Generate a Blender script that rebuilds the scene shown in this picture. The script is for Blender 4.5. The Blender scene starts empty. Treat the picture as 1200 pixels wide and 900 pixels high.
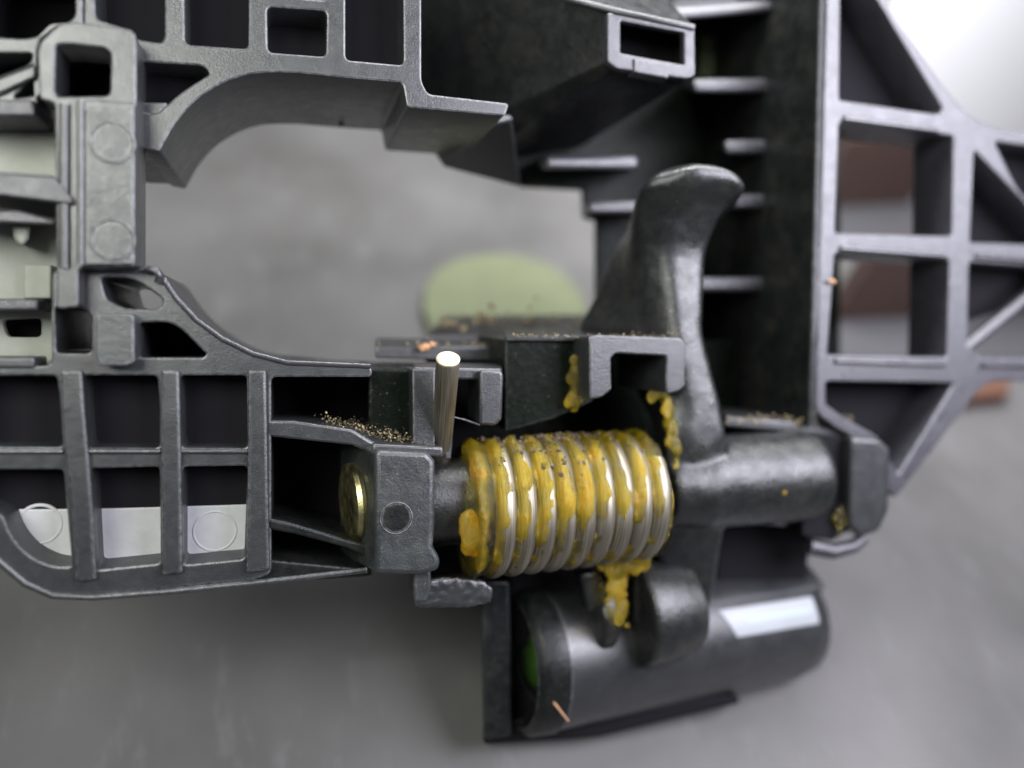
import bpy, bmesh, math, random
from mathutils import Vector, Matrix, noise
random.seed(7)
PI = math.pi
S = bpy.context.scene
C = S.collection
# ------------------------------------------------------------------ camera
FPX, DIST = 870.0, 8.7                       # focal length in photo pixels, cm to the bracket face
YAW, PITCH = math.atan(260/870), math.radians(3.6)
TILT = math.radians(42)                      # how far the bracket leans back on the table
cam_d = bpy.data.cameras.new('camera'); cam = bpy.data.objects.new('camera', cam_d); C.objects.link(cam)
cam.rotation_euler = (PI/2-PITCH, 0, -YAW)
Rm = cam.rotation_euler.to_matrix()
cR, cU, cF = Rm @ Vector((1,0,0)), Rm @ Vector((0,1,0)), Rm @ Vector((0,0,-1))
cam.location = -DIST*cF
CP = cam.location.copy()
cam_d.sensor_width = 36; cam_d.lens = 36*FPX/1200
cam_d.clip_start = 0.05; cam_d.clip_end = 500
cam_d.dof.use_dof = True
cam_d.dof.focus_distance = 8.15
cam_d.dof.aperture_fstop = 0.078
S.camera = cam
# ------------------------------------------------------------------ world and lamps
w = bpy.data.worlds.new('World'); S.world = w; w.use_nodes = True
bgn = w.node_tree.nodes['Background']
bgn.inputs[0].default_value = (0.85, 0.88, 1.0, 1); bgn.inputs[1].default_value = 0.12
S.view_settings.view_transform = 'Standard'; S.view_settings.look = 'None'
S.view_settings.exposure = 0.0; S.view_settings.gamma = 1.0
UPV = Vector((0, -math.sin(TILT), math.cos(TILT)))   # the table's up in bracket axes
def area(name, loc, target, sx, sy, power, col):
    d = bpy.data.lights.new(name, 'AREA'); d.shape = 'RECTANGLE'; d.size = sx; d.size_y = sy
    d.energy = power; d.color = col
    o = bpy.data.objects.new(name, d); C.objects.link(o); o.location = loc
    o.rotation_euler = (Vector(target)-Vector(loc)).to_track_quat('-Z', 'Y').to_euler()
    return o
area('ceiling_lamp', (2, -3, 17), (1, 1, 0), 12, 3.5, 1100, (0.95, 0.96, 1.0))
area('front_softbox', (11, -12, 6), (1, 0, 1), 14, 10, 6500, (0.88, 0.87, 1.0))  # unseen softbox behind the camera, added for sheen on the faces
area('side_lamp', (-9, -12, 6), (-2, 0, 1), 8, 7, 2200, (0.98, 1.0, 0.93))
area('rear_fill', Vector((6, 14, 0))+UPV*21, Vector((12, 24, 4)), 16, 14, 10500, (0.97, 0.97, 1.0))  # unseen fill added to brighten the far table and the white carton
# ------------------------------------------------------------------ materials
def mat(name, base, rough=0.5, metal=0.0, bump=0.0, bscale=30, var=0.0, vscale=3, specks=0.0, spec=0.5,
        col2=None, rvar=0.0, trans=0.0, sss=0.0, coat=0.0, grain=0.0, gscale=120, wear=0.0, dust=0.0):
    m = bpy.data.materials.new(name); m.use_nodes = True
    nt = m.node_tree; N = nt.nodes; L = nt.links; b = N['Principled BSDF']
    b.inputs['Roughness'].default_value = rough; b.inputs['Metallic'].default_value = metal
    b.inputs['Specular IOR Level'].default_value = spec
    b.inputs['Transmission Weight'].default_value = trans
    b.inputs['Coat Weight'].default_value = coat
    if sss:
        b.inputs['Subsurface Weight'].default_value = sss
        b.inputs['Subsurface Radius'].default_value = (0.12, 0.07, 0.015); b.inputs['Subsurface Scale'].default_value = 1.0
    tc = N.new('ShaderNodeTexCoord')
    def noise_tex(scale, detail=5, rough_=0.6):
        n = N.new('ShaderNodeTexNoise'); n.inputs['Scale'].default_value = scale
        n.inputs['Detail'].default_value = detail; n.inputs['Roughness'].default_value = rough_
        L.new(tc.outputs['Object'], n.inputs['Vector']); return n
    def ramp(src, p0, p1, c0=(0,0,0,1), c1=(1,1,1,1)):
        r = N.new('ShaderNodeValToRGB'); e = r.color_ramp.elements
        e[0].position = p0; e[0].color = c0; e[1].position = p1; e[1].color = c1
        L.new(src, r.inputs[0]); return r
    c2 = col2 or tuple(min(1, x*(1+var)) for x in base)
    r = ramp(noise_tex(vscale).outputs[0], 0.35, 0.68, (*base, 1), (*c2, 1))
    out = r.outputs[0]
    if specks:                                 # dust and pale scuffs with a shape of their own
        sp = ramp(noise_tex(30, 3, 0.6).outputs[0], 0.67, 0.73)
        g = N.new('ShaderNodeMath'); g.operation = 'MULTIPLY'; g.inputs[1].default_value = specks
        L.new(sp.outputs[0], g.inputs[0])
        mx = N.new('ShaderNodeMix'); mx.data_type = 'RGBA'
        L.new(g.outputs[0], mx.inputs[0]); L.new(out, mx.inputs[6]); mx.inputs[7].default_value = (0.42, 0.38, 0.28, 1)
        out = mx.outputs[2]
    wmask = None
    if wear:                                   # rubbed edges: polished and a little paler, broken up by noise
        bv = N.new('ShaderNodeBevel'); bv.samples = 4; bv.inputs['Radius'].default_value = 0.045
        ge = N.new('ShaderNodeNewGeometry'); dt = N.new('ShaderNodeVectorMath'); dt.operation = 'DOT_PRODUCT'
        L.new(bv.outputs[0], dt.inputs[0]); L.new(ge.outputs['Normal'], dt.inputs[1])
        mr2 = N.new('ShaderNodeMapRange'); mr2.inputs[1].default_value = 0.985; mr2.inputs[2].default_value = 0.86
        mr2.inputs[3].default_value = 0.0; mr2.inputs[4].default_value = 1.0
        L.new(dt.outputs['Value'], mr2.inputs[0])
        nz = ramp(noise_tex(16, 6, 0.75).outputs[0], 0.40, 0.62)
        ml = N.new('ShaderNodeMath'); ml.operation = 'MULTIPLY'; L.new(mr2.outputs[0], ml.inputs[0]); L.new(nz.outputs[0], ml.inputs[1])
        ml2 = N.new('ShaderNodeMath'); ml2.operation = 'MULTIPLY'; ml2.inputs[1].default_value = wear; L.new(ml.outputs[0], ml2.inputs[0])
        mx = N.new('ShaderNodeMix'); mx.data_type = 'RGBA'; L.new(ml2.outputs[0], mx.inputs[0]); L.new(out, mx.inputs[6])
        mx.inputs[7].default_value = (0.42, 0.42, 0.43, 1); out = mx.outputs[2]; wmask = ml2
    if dust:                                   # cloudy dirt film
        du = ramp(noise_tex(2.6, 8, 0.72).outputs[0], 0.48, 0.74)
        dm = N.new('ShaderNodeMath'); dm.operation = 'MULTIPLY'; dm.inputs[1].default_value = dust; L.new(du.outputs[0], dm.inputs[0])
        mx = N.new('ShaderNodeMix'); mx.data_type = 'RGBA'; L.new(dm.outputs[0], mx.inputs[0]); L.new(out, mx.inputs[6])
        mx.inputs[7].default_value = (0.20, 0.19, 0.13, 1); out = mx.outputs[2]
    L.new(out, b.inputs['Base Color'])
    if rvar:
        mr = N.new('ShaderNodeMapRange'); mr.inputs[3].default_value = max(0.05, rough-rvar); mr.inputs[4].default_value = min(1, rough+rvar)
        mr.inputs[1].default_value = 0.3; mr.inputs[2].default_value = 0.7
        L.new(noise_tex(vscale*2.3, 6).outputs[0], mr.inputs[0]); L.new(mr.outputs[0], b.inputs['Roughness'])
    prev = None
    if bump:
        bp = N.new('ShaderNodeBump'); bp.inputs['Strength'].default_value = bump; bp.inputs['Distance'].default_value = 0.03
        L.new(noise_tex(bscale, 6, 0.65).outputs[0], bp.inputs['Height']); prev = bp
    if grain:
        b2 = N.new('ShaderNodeBump'); b2.inputs['Strength'].default_value = grain; b2.inputs['Distance'].default_value = 0.01
        L.new(noise_tex(gscale, 3, 0.7).outputs[0], b2.inputs['Height'])
        if prev: L.new(prev.outputs[0], b2.inputs['Normal'])
        prev = b2
    if prev: L.new(prev.outputs[0], b.inputs['Normal'])
    return m
M = {}
M['face']  = mat('moulded_plastic', (0.020, 0.021, 0.023), 0.34, bump=0.15, bscale=4, var=0.3, specks=0.25, rvar=0.07, grain=0.4, gscale=42, spec=1.0, wear=0.6, dust=0.04)
M['rim']   = mat('polished_plastic', (0.030, 0.030, 0.034), 0.20, bump=0.2, bscale=8, var=0.5, grain=0.3, gscale=42, spec=1.0)
M['black'] = mat('black_plastic', (0.007, 0.008, 0.008), 0.36, bump=0.4, bscale=6, var=0.5, specks=0.18, rvar=0.14, grain=0.4, gscale=40, spec=0.32, wear=0.4, dust=0.10)
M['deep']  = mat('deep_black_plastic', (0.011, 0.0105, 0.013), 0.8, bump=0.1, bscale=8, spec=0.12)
M['oily']  = mat('oily_black_plastic', (0.005, 0.007, 0.005), 0.28, bump=0.3, bscale=8, var=0.5, specks=0.35, rvar=0.1, grain=0.3, gscale=40, spec=0.09, wear=0.3)
M['lever'] = mat('lever_plastic', (0.010, 0.011, 0.011), 0.30, bump=0.25, bscale=5, var=0.5, specks=0.22, rvar=0.10, grain=0.6, gscale=34, spec=0.7, dust=0.10)
M['pad']   = mat('worn_plastic', (0.020, 0.023, 0.024), 0.38, bump=0.35, bscale=6, var=0.7, specks=0.3, rvar=0.10, grain=0.5, gscale=38, spec=1.0, wear=0.6, dust=0.1)
M['cream'] = mat('pale_plastic', (0.27, 0.28, 0.24), 0.5, bump=0.1, bscale=6, var=0.2)
M['pale']  = mat('pale_reflection_panel', (0.50, 0.50, 0.51), 0.45, bump=0.15, bscale=9, var=0.2)
M['lilac'] = mat('satin_plastic', (0.030, 0.029, 0.036), 0.36, bump=0.3, bscale=5, var=0.4, rvar=0.12, grain=0.5, gscale=40, spec=1.0, wear=0.4)
M['brass'] = mat('yellow_zinc', (0.66, 0.60, 0.30), 0.38, metal=1.0, bump=0.15, bscale=18, col2=(0.36, 0.33, 0.17), rvar=0.12)
M['cut']   = mat('cut_wire_end', (0.85, 0.78, 0.50), 0.5, metal=0.55, bump=0.6, bscale=14)
M['white'] = mat('white_insert', (0.36, 0.38, 0.40), 0.35, var=0.05)
M['grit']  = mat('grit', (0.10, 0.07, 0.035), 0.7, col2=(0.38, 0.31, 0.18), vscale=8)
M['soot']  = mat('dark_grit', (0.03, 0.026, 0.02), 0.5, col2=(0.16, 0.11, 0.06), vscale=8)
M['paper'] = mat('white_paper', (0.88, 0.88, 0.89), 0.7, bump=0.1, bscale=0.6, var=0.03)
M['green'] = mat('green_felt', (0.135, 0.152, 0.085), 0.8, bump=0.3, bscale=20, var=0.15)
M['brown'] = mat('brown_card', (0.045, 0.024, 0.018), 0.9, bump=0.2, var=0.3)
M['rust']  = mat('rust_brown_card', (0.09, 0.040, 0.022), 0.7, bump=0.2, var=0.2)
M['tan']   = mat('tan_card', (0.50, 0.28, 0.15), 0.7, bump=0.2, var=0.2)
def steel_mat():
    m = bpy.data.materials.new('spring_steel'); m.use_nodes = True
    nt = m.node_tree; N = nt.nodes; L = nt.links; b = N['Principled BSDF']
    b.inputs['Metallic'].default_value = 1.0; b.inputs['Roughness'].default_value = 0.52
    uv = N.new('ShaderNodeUVMap'); mp = N.new('ShaderNodeMapping'); mp.inputs['Scale'].default_value = (1.2, 46, 1)
    L.new(uv.outputs[0], mp.inputs[0])
    n = N.new('ShaderNodeTexNoise'); n.inputs['Scale'].default_value = 1.0; n.inputs['Detail'].default_value = 6
    L.new(mp.outputs[0], n.inputs['Vector'])
    r = N.new('ShaderNodeValToRGB'); e = r.color_ramp.elements
    e[0].position = 0.32; e[0].color = (0.17, 0.15, 0.11, 1); e[1].position = 0.66; e[1].color = (0.46, 0.42, 0.34, 1)
    L.new(n.outputs[0], r.inputs[0]); L.new(r.outputs[0], b.inputs['Base Color'])
    bp = N.new('ShaderNodeBump'); bp.inputs['Strength'].default_value = 0.35; bp.inputs['Distance'].default_value = 0.01
    L.new(n.outputs[0], bp.inputs['Height']); L.new(bp.outputs[0], b.inputs['Normal'])
    return m
M['steel'] = steel_mat()
def grease_mat(add=0.10, nm='amber_grease'):
    m = bpy.data.materials.new(nm); m.use_nodes = True
    nt = m.node_tree; N = nt.nodes; L = nt.links; b = N['Principled BSDF']
    b.inputs['Roughness'].default_value = 0.07; b.inputs['IOR'].default_value = 1.45
    b.inputs['Subsurface Weight'].default_value = 0.4; b.inputs['Subsurface Radius'].default_value = (0.12, 0.07, 0.012)
    b.inputs['Subsurface Scale'].default_value = 1.0
    tc = N.new('ShaderNodeTexCoord')
    def nz(scale, det=6, ro=0.6):
        n = N.new('ShaderNodeTexNoise'); n.inputs['Scale'].default_value = scale; n.inputs['Detail'].default_value = det
        n.inputs['Roughness'].default_value = ro; L.new(tc.outputs['Object'], n.inputs['Vector']); return n
    at = N.new('ShaderNodeAttribute'); at.attribute_name = 'film'
    ad = N.new('ShaderNodeMath'); ad.operation = 'ADD'; L.new(at.outputs['Fac'], ad.inputs[0])
    sc = N.new('ShaderNodeMath'); sc.operation = 'MULTIPLY_ADD'; sc.inputs[1].default_value = 1.5; sc.inputs[2].default_value = -0.72+add
    L.new(nz(3.0).outputs[0], sc.inputs[0]); L.new(sc.outputs[0], ad.inputs[1])
    r = N.new('ShaderNodeValToRGB'); e = r.color_ramp.elements
    e[0].position = 0.0; e[0].color = (0.72, 0.64, 0.34, 1); e[1].position = 1.0; e[1].color = (0.93, 0.36, 0.01, 1)
    k = e.new(0.20); k.color = (0.93, 0.74, 0.04, 1); k = e.new(0.55); k.color = (0.96, 0.66, 0.015, 1)
    L.new(ad.outputs[0], r.inputs[0])
    d = N.new('ShaderNodeValToRGB'); e = d.color_ramp.elements            # dirt ground into the grease
    e[0].position = 0.58; e[0].color = (0, 0, 0, 1); e[1].position = 0.68; e[1].color = (0.85, 0.85, 0.85, 1)
    L.new(nz(6, 8, 0.75).outputs[0], d.inputs[0])
    mx = N.new('ShaderNodeMix'); mx.data_type = 'RGBA'; mx.inputs[7].default_value = (0.20, 0.18, 0.09, 1)
    L.new(d.outputs[0], mx.inputs[0]); L.new(r.outputs[0], mx.inputs[6]); L.new(mx.outputs[2], b.inputs['Base Color'])
    t = N.new('ShaderNodeMapRange'); t.inputs[1].default_value = 0.1; t.inputs[2].default_value = 0.9
    t.inputs[3].default_value = 1.0; t.inputs[4].default_value = 0.68
    L.new(ad.outputs[0], t.inputs[0]); L.new(t.outputs[0], b.inputs['Transmission Weight'])
    bp = N.new('ShaderNodeBump'); bp.inputs['Strength'].default_value = 0.85; bp.inputs['Distance'].default_value = 0.03
    L.new(nz(17, 7, 0.75).outputs[0], bp.inputs['Height']); L.new(bp.outputs[0], b.inputs['Normal'])
    return m
M['grease'] = grease_mat(); M['grease_thick'] = grease_mat(0.32, 'thick_amber_grease'); M['grease_orange'] = grease_mat(0.62, 'orange_grease')
def table_mat():
    m = bpy.data.materials.new('scratched_sheet_metal'); m.use_nodes = True
    nt = m.node_tree; N = nt.nodes; L = nt.links; b = N['Principled BSDF']
    b.inputs['Metallic'].default_value = 0.0; b.inputs['Specular IOR Level'].default_value = 0.35
    tc = N.new('ShaderNodeTexCoord')
    n = N.new('ShaderNodeTexNoise'); n.inputs['Scale'].default_value = 0.22; n.inputs['Detail'].default_value = 5
    L.new(tc.outputs['Object'], n.inputs['Vector'])
    r = N.new('ShaderNodeValToRGB'); e = r.color_ramp.elements
    e[0].position = 0.36; e[0].color = (0.080, 0.078, 0.074, 1); e[1].position = 0.70; e[1].color = (0.140, 0.137, 0.133, 1)
    L.new(n.outputs[0], r.inputs[0])
    mp = N.new('ShaderNodeMapping'); mp.inputs['Rotation'].default_value = (0, 0, 0.9); mp.inputs['Scale'].default_value = (2.4, 0.9, 1)
    L.new(tc.outputs['Object'], mp.inputs[0])
    n2 = N.new('ShaderNodeTexNoise'); n2.inputs['Scale'].default_value = 1.0; n2.inputs['Detail'].default_value = 7; n2.inputs['Roughness'].default_value = 0.7
    L.new(mp.outputs[0], n2.inputs['Vector'])
    r2 = N.new('ShaderNodeValToRGB'); e = r2.color_ramp.elements
    e[0].position = 0.55; e[0].color = (0,0,0,1); e[1].position = 0.86; e[1].color = (0.24,0.24,0.24,1)
    L.new(n2.outputs[0], r2.inputs[0])
    mx = N.new('ShaderNodeMix'); mx.data_type = 'RGBA'; mx.inputs[7].default_value = (0.34, 0.34, 0.35, 1)
    L.new(r2.outputs[0], mx.inputs[0]); L.new(r.outputs[0], mx.inputs[6]); L.new(mx.outputs[2], b.inputs['Base Color'])
    mr = N.new('ShaderNodeMapRange'); mr.inputs[3].default_value = 0.38; mr.inputs[4].default_value = 0.62
    L.new(n2.outputs[0], mr.inputs[0]); L.new(mr.outputs[0], b.inputs['Roughness'])
    return m
M['table'] = table_mat()
# ------------------------------------------------------------------ helpers
def P(px, py, Y=0.0):                         # the point of the plane y = Y seen at a photo pixel
    d = cF*FPX + cR*(px-600) + cU*(450-py)
    return CP + d*((Y-CP.y)/d.y)
def PS(px, py, Y=0.0):                        # cm per photo pixel there
    return (P(px, py, Y)-CP).dot(cF)/FPX
def thing(name, label, cat, loc=(0,0,0), group=None):
    o = bpy.data.objects.new(name, None); C.objects.link(o); o.location = loc; o.empty_display_size = 0.3
    o['label'] = label; o['category'] = cat
    if group: o['group'] = group
    return o
def tag(o, label, cat, group=None, kind=None):
    o['label'] = label; o['category'] = cat
    if group: o['group'] = group
    if kind: o['kind'] = kind
    return o
def link(name, me, m, parent=None, smooth=35):
    me.materials.clear(); me.materials.append(m); me.name = name
    if smooth:
        me.shade_smooth(); me.set_sharp_from_angle(angle=math.radians(smooth))
    o = bpy.data.objects.new(name, me); C.objects.link(o)
    if parent:
        o.parent = parent
        q = parent; off = Vector((0,0,0))
        while q: off += q.location; q = q.parent
        me.transform(Matrix.Translation(-off))
    else:                                     # put the origin on the thing
        c = sum((v.co for v in me.vertices), Vector())/max(1, len(me.vertices))
        me.transform(Matrix.Translation(-c)); o.location = c
    return o
def rounded(pts, r, n=5):
    out = []; k = len(pts)
    for i in range(k):
        a, b, c = Vector(pts[i-1]), Vector(pts[i]), Vector(pts[(i+1) % k])
        u, v = a-b, c-b
        if u.length < 1e-6 or v.length < 1e-6: continue
        d = min(r, u.length*0.45, v.length*0.45)
        ang = u.angle(v)
        if ang > 2.4: d = min(u.length, v.length)*0.48       # gentle bends become smooth curves
        p0, p1 = b+u.normalized()*d, b+v.normalized()*d
        for j in range(n+1):
            t = j/n; out.append(p0*(1-t)**2 + b*2*t*(1-t) + p1*t*t)
    return out
def flat_xz(pts, at): return [Vector((q.x, q.z)) for q in (P(x, y, at) for x, y in pts)]
def plate_mesh(outer, holes, Y0, Y1, at=None, r=0.08, rh=0.07, bev=0.02):
    if at is None: at = Y0
    cu = bpy.data.curves.new('c', 'CURVE'); cu.dimensions = '2D'; cu.fill_mode = 'BOTH'
    bev = min(bev, (Y1-Y0)*0.4)
    cu.extrude = (Y1-Y0)/2-bev; cu.bevel_depth = bev; cu.bevel_resolution = 1; cu.offset = -bev
    for k, pl in enumerate([outer]+list(holes)):
        pts = rounded(flat_xz(pl, at), r if k == 0 else rh)
        sp = cu.splines.new('POLY'); sp.points.add(len(pts)-1); sp.use_cyclic_u = True
        for q, v in zip(sp.points, pts): q.co = (v.x, v.y, 0, 1)
    o = bpy.data.objects.new('c', cu); C.objects.link(o)
    bpy.context.view_layer.update()
    me = bpy.data.meshes.new_from_object(o.evaluated_get(bpy.context.evaluated_depsgraph_get()))
    bpy.data.objects.remove(o); bpy.data.curves.remove(cu)
    me.transform(Matrix.Translation((0, (Y0+Y1)/2, 0)) @ Matrix.Rotation(PI/2, 4, 'X'))
    return me
def plate(name, outer, holes, Y0, Y1, m, parent=None, **k):
    return link(name, plate_mesh(outer, holes, Y0, Y1, **k), m, parent, 40)
def resample(ring, k):                        # even out two outlines to the same count by arc length
    pts = [Vector(p) for p in ring]; seg = [(pts[(i+1) % len(pts)]-pts[i]).length for i in range(len(pts))]
    tot = sum(seg); out = []; i = 0; acc = 0.0
    for j in range(k):
        d = tot*j/k
        while acc+seg[i] < d: acc += seg[i]; i += 1
        out.append(pts[i].lerp(pts[(i+1) % len(pts)], (d-acc)/max(seg[i], 1e-9)))
    return out
def loft_bm(rings, bm=None, caps=True):       # rings of 3D points, same count
    if len({len(r) for r in rings}) > 1: rings = [resample(r, 48) for r in rings]
    bm = bm or bmesh.new()
    R = [[bm.verts.new(p) for p in ring] for ring in rings]
    n = len(R[0])
    for a, b in zip(R, R[1:]):
        for i in range(n): bm.faces.new((a[i], a[(i+1) % n], b[(i+1) % n], b[i]))
    if caps:
        bm.faces.new(R[0][::-1]); bm.faces.new(R[-1])
    return bm
def fin(bm):
    bmesh.ops.recalc_face_normals(bm, faces=bm.faces)
    me = bpy.data.meshes.new('m'); bm.to_mesh(me); bm.free(); return me
def ring_px(pts, Y): return [P(x, y, Y) for x, y in pts]
def bevel(o, wd=0.04, seg=3):
    b = o.modifiers.new('bevel', 'BEVEL'); b.width = wd; b.segments = seg; b.limit_method = 'ANGLE'; b.angle_limit = math.radians(30)
    return o
def loft(name, rings, m, parent=None, bev=0.04, seg=3):
    me = fin(loft_bm([ring_px(p, Y) for p, Y in rings]))
    o = link(name, me, m, parent, 50)
    return bevel(o, bev, seg) if bev else o
def box(name, x0, y0, x1, y1, Y0, Y1, m, parent=None, bev=0.03):   # photo rect on the plane Y0, pushed straight back to Y1
    q = ring_px([(x0,y0),(x1,y0),(x1,y1),(x0,y1)], Y0)
    o = link(name, fin(loft_bm([q, [v+Vector((0, Y1-Y0, 0)) for v in q]])), m, parent, 50)
    return bevel(o, bev) if bev else o
def lathe_bm(prof, c, axis, seg=64, bm=None):  # prof: list of (along, radius)
    bm = bm or bmesh.new()
    ax = Vector(axis).normalized(); u = ax.cross(Vector((0,0,1))).normalized(); v = ax.cross(u)
    rings = [[Vector(c)+ax*t+(u*math.cos(2*PI*i/seg)+v*math.sin(2*PI*i/seg))*r for i in range(seg)] for t, r in prof]
    return loft_bm(rings, bm)
def lathe(name, prof, c, axis, m, parent=None, seg=64): return link(name, fin(lathe_bm(prof, c, axis, seg)), m, parent, 32)
def tube_rings(path, rad, seg=14):
    rings = []; n = len(path); prev = None
    for i, p in enumerate(path):
        t = (path[min(i+1, n-1)]-path[max(i-1, 0)]).normalized()
        if prev is None:
            prev = t.cross(Vector((0.1,0.3,1))).normalized()
        u = (prev-t*prev.dot(t)).normalized(); prev = u; v = t.cross(u)
        r = rad(i/(n-1)) if callable(rad) else rad
        rings.append([p+(u*math.cos(2*PI*k/seg)+v*math.sin(2*PI*k/seg))*r for k in range(seg)])
    return rings
def tube(name, path, rad, m, parent=None, seg=14): return link(name, fin(loft_bm(tube_rings(path, rad, seg))), m, parent, 60)
def voxel(o, size=0.035, smooth=4):
    r = o.modifiers.new('fuse', 'REMESH'); r.mode = 'VOXEL'; r.voxel_size = size; r.use_smooth_shade = True
    s = o.modifiers.new('soft', 'SMOOTH'); s.iterations = smooth; s.factor = 0.5
    return o
def ring_mark(name, c, rad, th, m, parent):   # a raised ejector ring on a face looking at -y
    path = [Vector(c)+Vector((math.cos(a)*rad, 0, math.sin(a)*rad)) for a in [2*PI*i/40 for i in range(40)]]
    bm = bmesh.new(); seg = 8; R = []
    for i in range(40):
        a = 2*PI*i/40; o_ = Vector((math.cos(a), 0, math.sin(a)))
        R.append([bm.verts.new(path[i]+o_*math.cos(2*PI*k/seg)*th+Vector((0,1,0))*math.sin(2*PI*k/seg)*th) for k in range(seg)])
    for i in range(40):
        for k in range(seg): bm.faces.new((R[i][k], R[(i+1)%40][k], R[(i+1)%40][(k+1)%seg], R[i][(k+1)%seg]))
    return link(name, fin(bm), m, parent, 180)
def blob(name, pts, m, parent=None, lump=0.25, sub=4, group=None):  # pts: (centre, radii) fused into one lump
    bm = bmesh.new()
    for c, rr in pts:
        r = bmesh.ops.create_icosphere(bm, subdivisions=3, radius=1)
        for v in r['verts']:
            d = 1+lump*noise.noise(v.co*1.7+Vector(c)*3)
            v.co = Vector(c)+Vector((v.co.x*rr[0], v.co.y*rr[1], v.co.z*rr[2]))*d
    me = fin(bm)
    return link(name, me, m, parent, 180)
# ------------------------------------------------------------------ the table
def tabY(z): return 2.3+(z+4.3)/math.tan(TILT)
def on_table(px, py, h=0.0):                  # point of the table (raised by h) seen at a photo pixel
    n = UPV; o = Vector((0, 2.3, -4.3))+n*h
    d = cF*FPX + cR*(px-600) + cU*(450-py)
    return CP + d*((o-CP).dot(n)/d.dot(n))
t_c = Vector((0, 2.3, -4.3)); t_u = Vector((1,0,0)); t_v = UPV.cross(t_u)
bm = bmesh.new(); g = 24; V = [[bm.verts.new(t_c+t_u*(i/g-0.5)*120+t_v*(j/g-0.5)*120) for j in range(g+1)] for i in range(g+1)]
for i in range(g):
    for j in range(g): bm.faces.new((V[i][j], V[i+1][j], V[i+1][j+1], V[i][j+1]))
me = bpy.data.meshes.new('table_surface'); 
T0 = Matrix.Translation(t_c) @ Matrix.Rotation(TILT, 4, 'X')
bm.transform(T0.inverted()); bm.to_mesh(me); bm.free(); me.materials.append(M['table'])
tb = bpy.data.objects.new('table_surface', me); C.objects.link(tb); tb.matrix_world = T0; tb['kind'] = 'structure'
tb['label'] = 'blurred grey scratched sheet metal table surface'
def slab_on_table(name, pts, h, m, label, cat, r=0.0):
    lo = [on_table(x, y, 0.004) for x, y in pts]
    hi = [q+UPV*h for q in lo]
    o = link(name, fin(loft_bm([lo, hi])), m, None, 40); tag(o, label, cat); bevel(o, min(0.05, h*0.3)); return o
# ------------------------------------------------------------------ the moulded bracket
B = thing('plastic_bracket', 'large black moulded plastic bracket with ribbed grids and a big arched opening', 'bracket', P(150, 690, 1.0))
DEP = 2.0
# lower-left grid face
low = [(-60,432),(20,430),(60,428),(60,318),(110,312),(158,314),(178,314),(190,322),(205,345),(228,372),(258,395),(295,414),(335,424),(436,430),
       (436,442),(318,442),(318,672),(300,680),(200,690),(110,698),(60,697),(28,684),(5,660),(-20,640),(-60,620)]
lh = [[(-30,440),(66,440),(70,470),(73,524),(-30,524)],
      [(97,440),(184,440),(187,470),(187,525),(102,525),(98,480)],
      [(211,440),(289,440),(290,525),(213,525)],
      [(-30,550),(74,550),(80,620),(84,664),(62,664),(34,652),(14,630),(4,604),(-30,590)],
      [(105,549),(187,547),(188,660),(111,668)],
      [(214,547),(290,546),(286,655),(214,662)],
      [(64,360),(96,360),(107,370),(107,414),(66,414)],
      [(162,378),(196,377),(212,385),(242,415),(238,419),(162,419)],
      [(118,325),(156,325),(190,350),(190,358),(182,363),(142,361),(124,350)]]
plate('ribbed_grid', low, lh, 0, DEP, M['face'], B, r=0.06, rh=0.05, bev=0.022)
# outer lip that runs along the bottom of the grid
lip = [(-40,632),(-14,650),(6,668),(30,688),(62,702),(110,704),(200,697),(300,687),(430,672)]
tube('edge_bead', [P(x, y-4, -0.02) for x, y in lip], 0.035, M['face'], B, 10)
back = [(-60,432),(60,428),(110,365),(200,345),(228,378),(295,418),(436,432),(600,430),(600,560),(560,668),(318,672),(200,687),(110,694),(60,692),(5,655),(-60,620)]
plate('back_wall', back, [], DEP-0.15, DEP-0.02, M['deep'], B, at=0, bev=0.01)
plate('cell_floor', [(-60,436),(310,436),(310,592),(100,596),(-60,598)], [], 0.42, 0.50, M['deep'], B, at=0.42, bev=0.01)
for pl in ([(70,434),(96,434),(99,480),(103,525),(109,600),(113,680),(88,682),(84,600),(74,525),(71,480)],
           [(189,434),(210,434),(212,525),(213,600),(214,672),(190,674),(189,600),(188,525)],
           [(291,434),(312,434),(314,560),(316,668),(288,672),(290,560)]):
    plate('upright_rib', pl, [], -0.07, 0.1, M['face'], B, r=0.03, bev=0.03)
for x0, x1 in ((-60,74),(102,188),(212,290)):
    tube('rib_highlight_bead', [P(x0,529,-0.005), P(x1,529,-0.005)], 0.028, M['rim'], B, 8)  # glossy bead added to draw a highlight line along each rung
rpan = plate('rear_panel', [(-20,597),(100,597),(300,591),(300,682),(110,690),(60,686),(22,662),(-20,622)], [], 0.40, 0.48, M['pale'], B, at=0.40, bev=0.015)  # pale colour stands in for light reflected off the black plastic
for (x, y, r_) in [(47,614,0.20),(252,622,0.22)]: ring_mark('ejector_ring', P(x, y, 0.412), r_, 0.020, M['pale'], rpan)
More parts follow.
